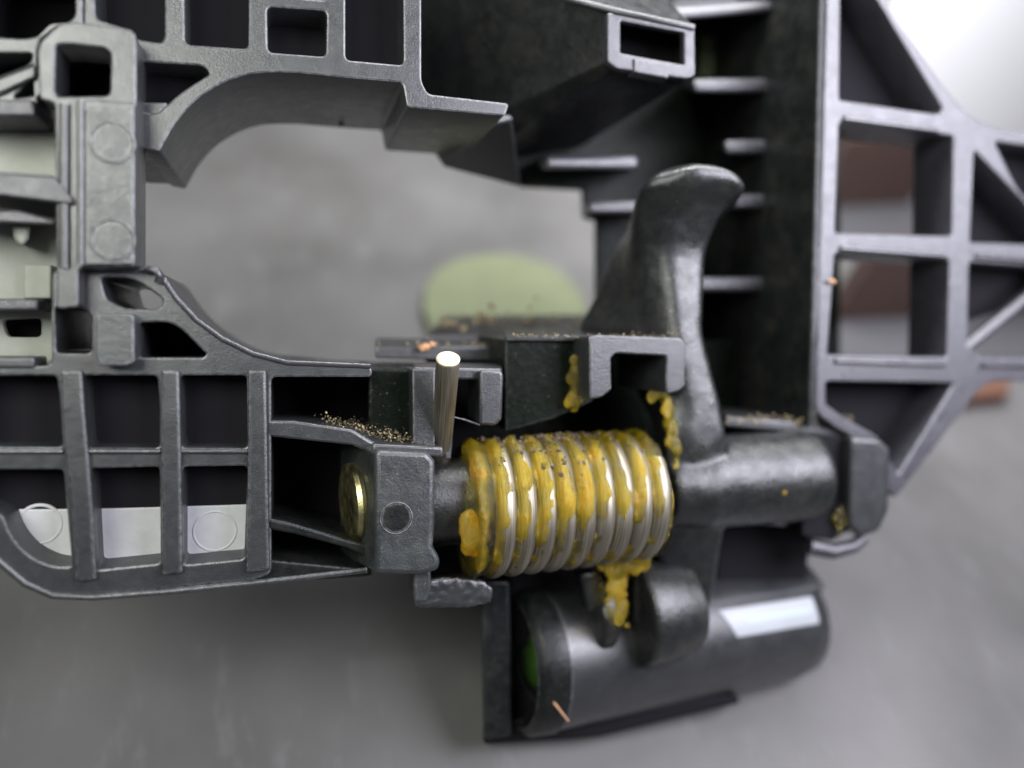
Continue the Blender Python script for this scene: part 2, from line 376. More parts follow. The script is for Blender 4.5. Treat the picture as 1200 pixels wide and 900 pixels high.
# upper arch with its ribs
up = [(98,-80),(494,-80),(494,96),(502,110),(597,121),(592,136),(477,126),(472,97),(400,91),(345,85),(300,85),(264,95),(230,116),(206,143),(191,170),(187,178),(163,173),(160,120),(140,46),(98,38)]
uh = [[(163,72),(238,77),(247,86),(214,106),(184,133),(162,130)],
      [(110,-70),(193,-70),(193,44),(188,50),(160,46),(148,33),(112,22)],
      [(215,-70),(292,-70),(291,57),(217,52)],
      [(313,8),(383,13),(382,66),(314,61)], [(313,-70),(383,-70),(383,0),(313,-6)],
      [(405,-70),(472,-70),(473,76),(405,70)]]
plate('arch_ribs', up, uh, 0.12, 0.12+DEP, M['face'], B, r=0.05, rh=0.06, bev=0.022)
plate('arch_back_wall', [(98,-80),(490,-80),(490,92),(400,86),(300,80),(262,91),(228,112),(190,165),(160,165),(150,60),(98,36)], [], 1.7, 1.85, M['deep'], B, at=0.12, bev=0.01)
plate('cell_floor', [(98,-80),(486,-80),(486,84),(330,78),(98,40)], [], 0.62, 0.70, M['deep'], B, at=0.12, bev=0.01)
plate('cell_floor', [(155,60),(262,78),(226,108),(184,140),(155,135)], [], 0.55, 0.62, M['deep'], B, at=0.12, bev=0.01)
loft('arch_foot', [([(158,120),(196,120),(188,177),(160,173)], 0.15), ([(158,160),(215,165),(203,216),(158,214)], 2.05)], M['face'], B, 0.02)
plate('upper_left_ribs', [(-60,-80),(97,-80),(97,30),(80,32),(62,30),(44,48),(44,130),(-60,120)],
      [[(-50,-70),(87,-70),(88,18),(80,26),(66,26),(40,46),(-50,40)],
       [(-50,62),(38,62),(36,72),(-20,108),(-50,108)],[(46,90),(48,104),(40,112),(14,115),(34,96)]],
      0.1, 1.9, M['face'], B, r=0.04, rh=0.06)
plate('dark_backing', [(-60,-80),(165,-80),(165,120),(-60,120)], [], 1.5, 1.6, M['deep'], B, at=0.1, bev=0.01)
# the tall post between the two
plate('post', [(70,27),(90,25),(150,33),(158,38),(160,50),(160,314),(120,316),(92,314),(92,330),(92,360),(66,362),(66,316),(64,120),(46,116),(43,52),(62,34)],
      [[(65,52),(78,51),(124,56),(130,62),(129,112),(67,113),(64,106)]], -0.22, 0.28, M['face'], B, r=0.05, rh=0.06)
plate('post_pad', [(92,116),(126,117),(158,120),(158,312),(94,312)], [], -0.30, 0.2, M['face'], B, r=0.03)
inset = plate('post_inset', [(101,126),(155,129),(155,309),(100,309)], [], -0.318, 0.2, M['pad'], B, r=0.02, bev=0.006)
for y in (167, 281):
    ring_mark('ejector_ring', P(132, y, -0.318), 0.19, 0.014, M['face'], inset)
    lathe('ejector_mark', [(0,0.001),(0,0.17),(0.03,0.175)], P(132, y, -0.326), (0,1,0), M['pad'], inset, 40)
plate('post_foot', [(112,366),(157,367),(158,424),(150,429),(118,429),(112,422)], [], -0.24, 0.3, M['pad'], B, r=0.06)
tube('post_ridge', [P(95,y,-0.30) for y in range(118,314,12)], 0.035, M['face'], B, 8)
tube('post_ridge', [P(76,y,-0.22) for y in range(122,316,12)], 0.05, M['face'], B, 8)
bmx = [P(172,316,-0.05)+Vector((0,0.03,0)), P(182,317,-0.06), P(188,324,-0.04), P(186,330,0)]
tube('corner_bead', bmx, 0.045, M['face'], B, 10)
# rim that follows the curved edge
rim = [(182,320),(192,330),(207,352),(230,377),(260,399),(297,417),(337,427),(434,431)]
tube('curved_rim', [P(x, y-2, 0.0) for x, y in rim], 0.03, M['rim'], B, 10)
# pale slot at the far left with its ledges
plate('pale_backing', [(-60,118),(70,118),(70,430),(-60,430)], [[(2,375),(48,373),(48,395),(8,395)]], 0.55, 0.65, M['cream'], B, at=0.55, rh=0.05)
plate('dark_backing', [(-60,350),(60,350),(60,430),(-60,430)], [], 0.9, 1.0, M['deep'], B, at=0.9)
box('ledge', -60, 116, 40, 136, -0.05, 0.6, M['lilac'], B)
box('ledge', -60, 350, 45, 364, 0.1, 0.6, M['lilac'], B)
box('ledge', -60, 418, 40, 432, -0.03, 0.4, M['face'], B)
loft('ledge', [([(-60,198),(64,206),(86,232),(86,240),(-60,222)], -0.28), ([(-60,200),(64,208),(80,232),(80,238),(-60,226)], 0.55)], M['lilac'], B)
loft('ledge', [([(-60,246),(20,246),(66,258),(64,264),(-60,258)], -0.12), ([(-60,248),(20,248),(62,258),(60,264),(-60,258)], 0.55)], M['lilac'], B)
loft('small_lug', [([(14,262),(36,262),(34,280),(26,290),(16,280)], 0.1), ([(14,262),(36,262),(34,280),(26,288),(16,280)], 0.55)], M['cream'], B)
loft('diagonal_bar', [([(44,72),(44,92),(-40,130),(-40,104)], 0.05), ([(44,72),(44,92),(-40,130),(-40,104)], 0.5)], M['face'], B)
box('panel_step', 27, 310, 60, 350, 0.35, 0.58, M['cream'], B, 0.02)
# box arm at the top, hollow at its end
fr = [(712,14),(814,32),(815,88),(806,92),(722,80),(712,72)]
rr_ = [(420,-120),(700,-90),(705,150),(680,172),(540,197),(500,170)]
fi = [(727,20),(803,36),(803,76),(797,78),(735,65),(727,62)]
loft('box_arm', [(rr_, 2.9), (fr, 0.25), (fi, 0.25), ([(x-8,y+4) for x, y in fi], 1.7)], M['black'], B, 0.03)
plate('box_arm_end', fr, [[(727,24),(727,62),(802,76),(802,38)]], 0.13, 0.25, M['lilac'], B, r=0.04, rh=0.03)
plate('end_latch', [(743,68),(784,75),(784,92),(743,84)], [], 0.10, 0.3, M['lilac'], B, r=0.02)
tube('arm_top_edge', [P(x, y, Y) for x, y, Y in [(812,33,0.14),(722,14,0.14),(650,-5,0.8),(560,-35,1.6)]], 0.045, M['face'], B, 10)
plate('cavity_shade_sheet', [(715,6),(812,20),(812,84),(715,74)], [], 0.75, 0.80, M['deep'], B, at=0.25, r=0.02, bev=0.01)  # dark sheet added inside so the hollow end looks shaded
loft('arm_underside', [([(440,100),(500,118),(600,135),(600,140),(560,150),(440,118)], 1.0), ([(440,150),(500,160),(600,175),(610,220),(520,196),(500,166)], 2.3)], M['face'], B, 0.04)
loft('arch_lug', [([(388,112),(420,114),(420,128),(400,150),(388,134)], 1.9), ([(388,112),(420,114),(420,128),(400,148),(388,134)], 2.3)], M['black'], B, 0.04)
# wall behind the lever with small ledges
plate('inner_wall', [(600,-80),(985,-80),(985,520),(700,520),(700,258),(686,255),(684,222),(612,218),(600,195)], [], 3.0, 3.15, M['oily'], B, at=3.0, r=0.02)
q0 = [P(963,-80,0.35), P(948,500,0.35)]
sw = [q0[0], q0[1], q0[1]+Vector((0,2.75,0)), q0[0]+Vector((0,2.75,0))]
bevel(link('side_wall', fin(loft_bm([sw, [v+Vector((0.14,0,0)) for v in sw]])), M['black'], B, 40), 0.02)
for (x0, x1, y) in [(812,912,100),(850,942,172),(852,938,236),(818,936,333),(640,748,190),(690,760,243)]:
    loft('wall_ledge', [([(x0,y-8),(x1,y-8),(x1,y+9),(x0,y+9)], 1.5), ([(x0-10,y-6),(x1,y-6),(x1,y+8),(x0-10,y+8)], 3.0)], M['lilac'], B, 0.07)
loft('wall_ledge', [([(780,10),(905,2),(905,14),(790,24)], 1.4), ([(790,0),(900,-6),(900,10),(790,16)], 3.0)], M['lilac'], B, 0.06)
loft('wall_window', [([(820,42),(868,42),(868,90),(820,90)], 2.96), ([(820,42),(868,42),(868,90),(820,90)], 2.99)], M['green'], B, 0)
# right grid
rg = [(966,-80),(985,-80),(1000,-60),(1036,0),(1110,107),(1138,137),(1166,151),(1260,160),(1260,448),(1165,446),(1148,456),(1130,480),(1050,584),(1042,578),(1036,548),
      (1028,520),(985,506),(957,484),(950,430)]
rh = [[(986,-70),(1000,-48),(1106,128),(1100,134),(984,117)],
      [(984,143),(1118,159),(1116,277),(979,273)],
      [(979,296),(1113,305),(1110,419),(970,416)],
      [(1166,166),(1260,178),(1260,290),(1200,238)], [(1142,176),(1158,192),(1250,288),(1137,284)],
      [(1136,307),(1260,316),(1260,420),(1150,419),(1134,405)],
      [(968,447),(1118,449),(1092,492),(1052,556),(1043,540),(1036,520),(1026,510),(990,490),(968,474)]]
plate('right_grid', rg, rh, 0.35, 1.1, M['lilac'], B, r=0.08, rh=0.06, bev=0.03)
plate('grid_back_wall', [(985,-70),(1000,-52),(1104,130),(984,120)], [], 0.95, 1.05, M['deep'], B, at=0.35, r=0.02)
plate('grid_back_wall', [(1136,165),(1260,172),(1260,350),(1140,385)], [], 0.95, 1.05, M['deep'], B, at=0.35, r=0.02)
plate('grid_back_wall', [(960,440),(1140,442),(1110,500),(1060,560),(1030,540),(975,500)], [], 0.98, 1.06, M['deep'], B, at=0.35, r=0.02)
for a_, b_ in (((988,139),(1098,153)),((984,291),(1108,300)),((978,423),(1106,427)),((1142,300),(1260,310)),((1150,428),(1260,430))):
    tube('rib_highlight_bead', [P(*a_,0.35), P(*b_,0.35)], 0.045, M['rim'], B, 8)  # beads added for the bright lines on top of the rungs
tube('diagonal_strut', [P(1125,412,0.45), P(1270,292,0.6)], 0.10, M['lilac'], B)
tube('diagonal_strut', [P(1125,368,1.6), P(1270,300,1.6)], 0.08, M['face'], B)
# shelves, bearing block and clips around the pin
loft('upper_shelf', [([(300,492),(345,493),(412,503),(440,520),(440,534),(412,522),(345,515),(300,510)], 0.0), ([(300,484),(345,484),(412,490),(500,500),(500,508),(412,500),(345,494),(300,494)], 1.6)], M['face'], B, 0.03)
loft('lower_shelf', [([(300,604),(345,614),(412,634),(440,640),(440,658),(405,642),(345,626),(300,618)], 0.0), ([(300,584),(345,592),(412,606),(470,620),(470,628),(412,618),(345,604),(300,598)], 1.6)], M['black'], B, 0.03)
plate('bottom_rail', [(300,655),(436,668),(436,676),(300,684)], [], 0.1, 1.6, M['black'], B, r=0.02)
bk = [(440,528),(500,530),(509,540),(509,612),(507,640),(516,655),(514,668),(492,674),(440,672)]
bl = [(412,512),(500,520),(509,540),(509,612),(507,640),(510,650),(508,660),(492,664),(412,655)]
bblk = loft('bearing_block', [(bk, -0.32), ([(x-14 if x < 450 else x, y-4) for x, y in bl], 0.9)], M['pad'], B, 0.07, 4)
loft('block_lip', [([(436,520),(520,524),(519,536),(436,534)], -0.2), ([(440,512),(516,516),(516,528),(440,526)], 0.5)], M['face'], B, 0.03)
ring_mark('ejector_ring', P(464.5, 607, -0.325), 0.172, 0.006, M['pad'], bblk)
lathe('ejector_mark', [(0,0.001),(0,0.16),(0.03,0.165)], P(464.5, 607, -0.332), (0,1,0), M['black'], bblk, 40)
loft('tab_stem', [([(484,660),(504,660),(506,690),(500,706),(485,706)], -0.12), ([(480,650),(500,650),(504,684),(498,698),(482,698)], 0.8)], M['pad'], B, 0.03)
o = loft('broken_tab', [([(486,684),(520,676),(566,680),(578,690),(576,706),(548,712),(486,712)], -0.1), ([(486,676),(520,670),(566,674),(574,690),(570,700),(546,704),(486,704)], 0.7)], M['face'], B, 0)
voxel(o, 0.03, 2); d = o.modifiers.new('rough', 'DISPLACE'); tx = bpy.data.textures.new('crumble', 'CLOUDS'); tx.noise_scale = 0.06; d.texture = tx; d.strength = 0.05
loft('clip_body', [([(432,432),(506,434),(506,524),(432,516)], 0.25), ([(430,424),(500,424),(500,510),(430,504)], 1.7)], M['oily'], B, 0.03)
plate('clip_front', [(483,432),(510,432),(510,524),(484,520)], [], -0.02, 0.5, M['face'], B, r=0.02)
loft('clip_top', [([(440,405),(592,406),(592,424),(440,420)], 1.2), ([(440,396),(592,398),(592,410),(440,408)], 2.3)], M['face'], B, 0.03)
loft('clip_bridge', [([(484,430),(588,432),(588,446),(484,444)], 0.0), ([(484,424),(588,426),(588,438),(484,436)], 0.9)], M['face'], B, 0.03)
loft('clip_hook', [([(562,434),(588,434),(590,440),(588,492),(580,499),(562,498)], -0.12), ([(548,434),(584,434),(584,440),(582,486),(576,490),(548,488)], 0.6)], M['face'], B, 0.035)
tube('whisker', [P(528,488,-0.1), P(545,492,-0.1), P(562,498,-0.1)], 0.010, M['lilac'], B, 6)
loft('clip_fin', [([(522,522),(530,514),(528,537),(522,538)], 0.1), ([(522,522),(530,514),(528,537),(522,538)], 0.4)], M['lilac'], B, 0.01)
loft('channel_body', [([(592,398),(694,394),(694,470),(650,490),(592,506)], 0.28), ([(560,392),(690,388),(690,460),(650,475),(560,480)], 1.9)], M['oily'], B, 0.02)
plate('channel_end', [(690,394),(700,392),(798,396),(804,404),(803,452),(797,458),(782,462),(780,450),(781,417),(722,414),(716,420),(717,456),(706,466),(691,468)], [], -0.22, 1.2, M['face'], B, r=0.03, bev=0.025)
loft('channel_roof', [([(592,394),(800,394),(800,400),(592,400)], 0.2), ([(592,384),(780,384),(780,392),(592,392)], 1.9)], M['black'], B, 0.02)
plate('spring_backing', [(500,400),(860,400),(860,700),(590,760),(560,690),(500,690)], [], 2.1, 2.25, M['oily'], B, at=2.1)
# right bearing
loft('right_bearing', [([(1000,512),(1030,514),(1043,526),(1041,598),(1030,622),(1008,630),(996,616),(998,520)], 0.2), ([(930,490),(1020,500),(1030,514),(1030,590),(1020,610),(990,620),(930,615)], 1.8)], M['face'], B, 0.13, 5)
loft('bearing_arm', [([(850,488),(940,494),(1010,508),(1010,520),(940,508),(850,500)], 0.5), ([(840,478),(940,482),(1010,494),(1010,504),(940,494),(840,488)], 2.0)], M['face'], B, 0.04)
loft('bearing_web', [([(935,505),(1002,516),(1000,618),(975,634),(940,628)], 0.42), ([(920,500),(1000,510),(996,612),(970,626),(920,622)], 1.9)], M['deep'], B, 0.03)
tube('bearing_lug', [P(948,640,0.6), P(975,646,0.5), P(1000,640,0.45), P(1012,630,0.45)], lambda t: 0.13*(1-0.35*t), M['lilac'], B)
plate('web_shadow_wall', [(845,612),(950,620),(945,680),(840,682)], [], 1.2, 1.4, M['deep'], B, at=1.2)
# ------------------------------------------------------------------ the spring and its pin
sA, sB = P(545, 598, 0.30), P(757, 579, 0.30)
axis = (sB-sA).normalized(); Ls = (sB-sA).length
eU = (Vector((0,0,1))-axis*axis.z).normalized(); eF = axis.cross(eU)     # eF points to +y or -y
if eF.y > 0: eF = -eF
NC = 9; pitch = Ls/NC; RW = pitch*0.5; RC = 0.835-RW
SP = thing('torsion_spring', 'greasy steel torsion spring of nine tight coils around the black pivot shaft', 'spring', sA)
path = []; n = NC*64; a0 = math.radians(95)
for i in range(n+1):
    t = i/n; a = a0+2*PI*NC*t*0.985
    x = RW+(Ls-2*RW)*t
    path.append(sA+axis*x+(eU*math.sin(a)+eF*math.cos(a))*RC)
def sweep_uv(name, path, rad, m, parent, seg=20):
    rings = tube_rings(path, rad, seg); bm = bmesh.new(); uvl = bm.loops.layers.uv.new('UVMap')
    R = [[bm.verts.new(p) for p in r] for r in rings]; acc = 0
    for i in range(len(R)-1):
        d = (path[i+1]-path[i]).length
        for k in range(seg):
            f = bm.faces.new((R[i][k], R[i][(k+1)%seg], R[i+1][(k+1)%seg], R[i+1][k]))
            for lp, uv in zip(f.loops, ((acc,k/seg),(acc,(k+1)/seg),(acc+d,(k+1)/seg),(acc+d,k/seg))): lp[uvl].uv = uv
        acc += d
    bm.faces.new(R[0][::-1]); bm.faces.new(R[-1])
    return link(name, fin(bm), m, parent, 60)
sweep_uv('coil', path, RW*0.97, M['steel'], SP)
lt, lb = P(525, 422, -0.55), P(517, 532, 0.25)
sweep_uv('spring_leg', [lb+(lt-lb)*t for t in (-0.25,0,0.3,0.6,0.97,1.0)], lambda t: 0.104+0.024*min(1, t*1.3)-(0.012 if t > 0.99 else 0), M['steel'], SP)
dl = (lt-lb).normalized()
lathe('cut_end', [(0,0.001),(0,0.125),(0.02,0.128),(0.035,0.11),(0.04,0.001)], lt, dl, M['cut'], SP, 24)
# grease: a lumpy skin over the coils, thick in the grooves and on one flank, bare on the other
bm = bmesh.new(); NA, NX = 460, 360; rows = []; films = []
for i in range(NX+1):
    x = -0.02+(Ls+0.0)*i/NX; row = []
    for j in range(NA):
        a = 2*PI*j/NA                         # a: 0 front, 90deg top
        xc = x-(pitch*0.985)*0  
        ph = ((x-RW)/(Ls-2*RW)*NC*0.985*2*PI + a0 - a)/(2*PI)    # turns; integer = crest of the wire
        fr_ = ph-math.floor(ph+0.5)           # -0.5..0.5, negative = left of a crest
        env = math.sqrt(max(0.0, 1-(fr_*2*0.97)**2))*RW
        p = Vector((x*2.2, math.cos(a)*1.7, math.sin(a)*1.7))
        n1 = noise.fractal(p*1.3+Vector((5,2,1)), 1.0, 2.0, 4)
        n2 = noise.fractal(p*5.0+Vector((1,7,3)), 0.9, 2.1, 4)
        n3 = noise.noise(p*14)
        up_ = max(0.0, math.sin(a+0.35))
        side = 0.5-0.5*math.tanh((fr_+0.10-0.12*up_)*6)            # 1 on the left flank
        low_ = max(0.0, -math.sin(a-0.05))
        th = -0.028+0.042*side+0.020*up_-0.018*low_+0.024*n1+0.012*n2+0.004*n3
        th -= 0.012*x/Ls
        th += 0.028*math.exp(-((x-Ls*0.48)/(Ls*0.16))**2-((a-0.35)/0.45)**2)
        th += 0.045*math.exp(-((x-0.02)/0.16)**2-((((a+PI)%(2*PI))-PI+0.35)/0.6)**2)
        groove = RC+RW*0.60+0.05*n1+0.015*n2-0.02*low_
        r = max(RC+env+th if env > RW*0.25 else 0, groove)
        films.append(max(0.0, min(1.0, (r-RC-env)/0.11)) if abs(fr_) > 0.1 else max(0.0, min(1.0, th/0.085)))
        if i == 0 or i == NX: r = RC*0.9
        row.append(bm.verts.new(sA+axis*x+(eU*math.sin(a)+eF*math.cos(a))*r))
    rows.append(row)
for i in range(NX):
    for j in range(NA): bm.faces.new((rows[i][j], rows[i][(j+1)%NA], rows[i+1][(j+1)%NA], rows[i+1][j]))
me = fin(bm); fa = me.attributes.new('film', 'FLOAT', 'POINT'); fa.data.foreach_set('value', films)
g_ = link('grease', me, M['grease'], SP, 180)

# pivot pin
PN = thing('pivot_pin', 'yellow zinc plated pivot pin head with a washer against the bearing block', 'pin', P(420, 588, 0.35))
pax = Vector((1, 0.16, 0.03)).normalized()
lathe('pin_head', [(0,0.001),(0,0.38),(0.03,0.44),(0.08,0.46),(0.13,0.44),(0.15,0.3),(0.15,0.001)], P(406, 589, 0.33), pax, M['brass'], PN)
lathe('washer', [(0,0.1),(0,0.44),(0.03,0.46),(0.07,0.46),(0.10,0.44),(0.10,0.1)], P(424, 587, 0.36), pax, M['brass'], PN)
# black textured sleeve inside the spring belongs to the lever's shaft
LV = thing('release_lever', 'black plastic lever with a curled tip and a fat pivot boss right of the spring', 'lever', P(830, 780, 0.8))
lathe('shaft', [(0,0.001),(0,0.48),(0.05,0.52),(1.0,0.52),(3.0,0.52),(3.0,0.001)], P(492, 590, 0.35), axis, M['lever'], LV)
# lever body fused from a curved arm, boss and foot
bm = bmesh.new()
def blob_path(pts, seg=24):                    # (px, py, Y, rx, ry) elliptical sections along a vertical-ish path
    rings = []
    for px, py, Y, rx, ry in pts:
        c = P(px, py, Y); rings.append([c+Vector((math.cos(2*PI*k/seg)*rx, math.sin(2*PI*k/seg)*ry, 0)) for k in range(seg)])
    return rings
def front_back(fr, Yf, bk_, Yb):
    global bm
    loft_bm([ring_px(fr, Yf), ring_px(bk_, Yb)], bm)
LS = [(189,800,838,-.22,804,836,0.05),(196,780,864,-.32,775,858,0.5),(214,764,875,-.26,757,862,0.9),(236,756,852,-.06,742,835,1.2),(268,754,836,.10,724,818,1.35),
      (300,758,828,.18,708,810,1.35),(345,766,826,.14,692,804,1.35),(390,772,825,.09,675,802,1.35),(430,777,834,.05,730,810,1.35),(470,784,844,.0,745,820,1.35),
      (515,786,852,-.04,765,825,1.3),(560,778,854,.02,762,825,1.3),(610,768,852,.22,756,820,1.3),(655,772,847,.38,762,818,1.3),(700,782,839,.50,770,814,1.3),(745,790,826,.58,778,808,1.3),(796,796,806,.66,788,796,1.1)]
def catmull(rows, n):
    out = []
    for i in range(len(rows)-1):
        p0, p1, p2, p3 = rows[max(i-1,0)], rows[i], rows[i+1], rows[min(i+2,len(rows)-1)]
        for j in range(n):
            t = j/n; out.append([0.5*(2*b+(c-a)*t+(2*a-5*b+4*c-d)*t*t+(3*b-a-3*c+d)*t**3) for a, b, c, d in zip(p0, p1, p2, p3)])
    return out+[list(rows[-1])]
rings = []
for y, xl, xr, Yf, bl_, br_, Yb in catmull(LS, 4):
    A, B_, D_, C_ = P(xl,y,Yf), P(xr,y,Yf), P(br_,y,Yb), P(bl_,y,Yb)
    ch = 0.34 if y < 440 else max(0.12, 0.34-(y-440)*0.003)      # the left front edge is a broad chamfer
    wd = B_.x-A.x
    q = rounded([(A.x, A.y+ch), (A.x+wd*0.36, A.y), (B_.x, B_.y), (D_.x, D_.y), (C_.x, C_.y)], min(0.13, wd*0.3), 6)
    rings.append([Vector((v.x, v.y, A.z)) for v in q])
loft_bm(rings, bm)
bs = P(818, 565, 0.45); be = P(952, 563, 0.45)
lathe_bm([(0,0.001),(0,0.62),(be.x-bs.x-0.15,0.64),(be.x-bs.x-0.04,0.60),(be.x-bs.x,0.48),(be.x-bs.x,0.001)], bs, Vector((1,0.03,0.0)), 48, bm)
bs2 = P(772, 572, 0.40); lathe_bm([(0,0.001),(0,0.50),(0.6,0.58),(0.6,0.001)], bs2, axis, 48, bm)
o = link('lever_body', fin(bm), M['lever'], LV, 60); voxel(o, 0.035, 10)
d = o.modifiers.new('cast_skin', 'DISPLACE'); tx = bpy.data.textures.new('cast_skin', 'CLOUDS'); tx.noise_scale = 0.25; d.texture = tx; d.strength = 0.018
# foot cam under the lever
bm = bmesh.new()
c0, c1 = P(739, 719, 0.62), P(820, 728, 0.60)
lathe_bm([(0,0.001),(0,0.66),(0.04,0.71),(0.3,0.71),(0.55,0.67),(0.84,0.60),(0.88,0.54),(0.88,0.001)], c0, Vector((1,0.05,0.02)), 64, bm)
loft_bm([ring_px([(742,700),(744,664),(760,660),(822,706),(822,730),(742,730)], 0.42), ring_px([(735,690),(735,640),(755,640),(800,690),(800,720),(735,720)], 1.3)], bm)
o = link('foot_cam', fin(bm), M['lever'], LV, 60); voxel(o, 0.03, 3)
bm = bmesh.new()
c2 = P(690, 722, 0.75)
lathe_bm([(0,0.001),(0,0.40),(0.05,0.46),(0.22,0.46),(0.27,0.40),(0.27,0.001)], c2, Vector((1,0.05,0.02)), 48, bm)
loft_bm([ring_px([(680,672),(700,668),(716,700),(690,720)], 0.35), ring_px([(670,668),(690,664),(706,696),(682,712)], 1.0)], bm)
o = link('rear_cam', fin(bm), M['lever'], LV, 60); voxel(o, 0.03, 4)
def smear(spots, parent, seed, m=None, name='grease_smear', big=1.0, soft=9):                # many flattened dabs fused into one wet smear
    R2 = random.Random(seed); bm = bmesh.new()
    for x, y, Y, sx, sy, n in spots:
        for _ in range(n):
            c = P(x+R2.gauss(0, sx), y+R2.gauss(0, sy), Y+R2.gauss(0, 0.03)); r_ = R2.uniform(0.03, 0.085)*big
            for v in bmesh.ops.create_icosphere(bm, subdivisions=2, radius=r_)['verts']:
                v.co = c+Vector((v.co.x, v.co.y*0.55, v.co.z*R2.uniform(1.0, 1.4)))
    o = link('grease_smear', fin(bm), m or M['grease_thick'], parent, 180); o.name = name; voxel(o, 0.016*big, soft)
    return o
smear([(722,670,0.15,8,4,26),(742,662,0.05,9,3,24),(722,690,0.16,5,8,30),(728,712,0.14,4,8,22),(754,656,0.0,5,2,10)], LV, 1)
smear([(797,560,0.02,3,7,14),(794,535,0.06,3,8,12),(788,508,0.08,3,8,14),(784,482,0.08,2,8,14)], LV, 2)
smear([(553,640,-0.34,3,5,16),(549,616,-0.32,2,7,16),(554,626,-0.36,3,6,16)], SP, 11, M['grease_orange'], 'grease_lump', 1.25, 24)
smear([(684,428,0.18,5,10,20),(676,450,0.20,4,9,18),(673,466,0.22,4,4,10),(690,408,0.16,3,4,6)], B, 3)
smear([(776,452,0.25,3,5,18),(771,462,0.20,4,2,12)], B, 4)
smear([(985,608,0.35,2,6,12)], B, 5, M['grease'])
# ------------------------------------------------------------------ lower cylindrical housing
H = thing('cylindrical_housing', 'black barrel housing with a white insert lying on the table below the lever', 'housing', P(780, 860, 1.6))
hx = Vector((1, 0.12, -0.025)).normalized()
hc = P(632, 768, 1.3)
hr = 0.82*PS(640, 775, 1.3)/0.01
L_h = (P(946,755,1.5)-hc).length
bm = lathe_bm([(0.02,0.001),(0,hr*0.9),(0,hr),(L_h*0.9,hr*0.98),(L_h*0.97,hr*0.92),(L_h,hr*0.78),(L_h,0.001)], hc, hx, 72)
o = link('barrel', fin(bm), M['face'], H, 40)
def surf(t, ang, rad): # point on the barrel: t along, ang from the front, up positive
    u = (Vector((0,0,1))-hx*hx.z).normalized(); f = hx.cross(u); f = -f if f.y > 0 else f
    return hc+hx*t+(u*math.sin(ang)+f*math.cos(ang))*rad
def patch(name, t0, t1, a0_, a1_, ri, ro, m, skew=0.0):
    bm = bmesh.new(); NI, NJ = 14, 14; O = []; I = []
    for i in range(NI+1):
        O.append([]); I.append([])
        for j in range(NJ+1):
            a = a0_+(a1_-a0_)*j/NJ; t = t0+(t1-t0)*i/NI+skew*(1-i/NI)*(0.5-j/NJ)
            O[-1].append(bm.verts.new(surf(t, a, ro))); I[-1].append(bm.verts.new(surf(t, a, ri)))
    for i in range(NI):
        for j in range(NJ):
            bm.faces.new((O[i][j],O[i+1][j],O[i+1][j+1],O[i][j+1])); bm.faces.new((I[i][j],I[i][j+1],I[i+1][j+1],I[i+1][j]))
        bm.faces.new((O[i][0],I[i][0],I[i+1][0],O[i+1][0])); bm.faces.new((O[i][NJ],O[i+1][NJ],I[i+1][NJ],I[i][NJ]))
    for j in range(NJ):
        bm.faces.new((O[0][j],O[0][j+1],I[0][j+1],I[0][j])); bm.faces.new((O[NI][j],I[NI][j],I[NI][j+1],O[NI][j+1]))
    return bevel(link(name, fin(bm), m, H, 50), 0.03)
patch('white_insert', L_h*0.55, L_h*0.91, math.radians(14), math.radians(38), hr*0.6, hr*1.005, M['white'], 0.22)
patch('blue_stripe', L_h*0.62, L_h*0.88, math.radians(24), math.radians(29), hr*0.6, hr*1.009, mat('blue_ink', (0.40, 0.47, 0.50), 0.4))
patch('barrel_band', L_h*0.38, L_h*0.98, math.radians(43), math.radians(75), hr*0.6, hr*1.02, M['face'])
lathe('barrel_collar', [(0.34,0.001),(0.34,hr*0.60),(0.02,hr*0.82),(-0.02,hr*0.90),(0.04,hr*0.98),(0.12,hr*1.02),(0.40,hr*1.03),(0.46,hr*0.9),(0.46,0.001)], hc-hx*0.42, hx, M['black'], H)
lathe('green_glow_disc', [(0,0.001),(0,hr*0.30),(0.06,hr*0.42),(0.1,hr*0.45),(0.1,0.001)], hc-hx*0.17, hx, mat('green_glow', (0.025,0.060,0.010), 0.25, var=0.8, vscale=2), H)  # green disc added for the green glow in the hollow barrel end
loft('end_flange', [([(562,680),(598,680),(600,862),(566,868)], 0.75), ([(575,690),(590,690),(592,850),(578,850)], 1.7)], M['black'], H, 0.05)
loft('shadow_rail', [([(566,842),(700,842),(850,814),(868,824),(700,864),(566,873)], 0.95), ([(575,832),(700,832),(850,806),(868,814),(700,852),(575,858)], 1.9)], M['deep'], H, 0.05)  # near-black rail standing in for the shadow band under the barrel
loft('housing_web', [([(596,640),(760,640),(850,640),(850,700),(600,760)], 1.25), ([(596,640),(760,640),(850,640),(850,700),(600,760)], 1.9)], M['deep'], H, 0.05)
# ------------------------------------------------------------------ background things on the table
slab_on_table('white_carton', [(960,60),(1700,60),(1700,200),(1190,190),(1060,185),(960,180)], 24, M['paper'], 'blurred white carton standing beyond the upper right grid', 'carton')
slab_on_table('green_pad', [(505,400),(494,372),(496,345),(510,325),(535,312),(570,306),(605,308),(640,318),(665,335),(682,360),(690,400)], 0.25, M['green'], 'blurred pale green pad seen through the arched opening', 'pad')
slab_on_table('brown_carton', [(950,205),(1062,202),(1064,240),(950,246)], 2.5, M['brown'], 'dark brown carton behind the top cells of the right grid', 'carton')['group'] = 'dark cartons behind the right grid'
slab_on_table('brown_carton', [(975,350),(1230,340),(1230,362),(975,378)], 2.1, M['brown'], 'dark brown flat carton behind the middle cells of the right grid', 'carton')['group'] = 'dark cartons behind the right grid'
M['grey'] = mat('table_dimmer', (0.055, 0.054, 0.058), 0.7, bump=0.1, var=0.2)  # grey for added sheets that tone down the over-lit table
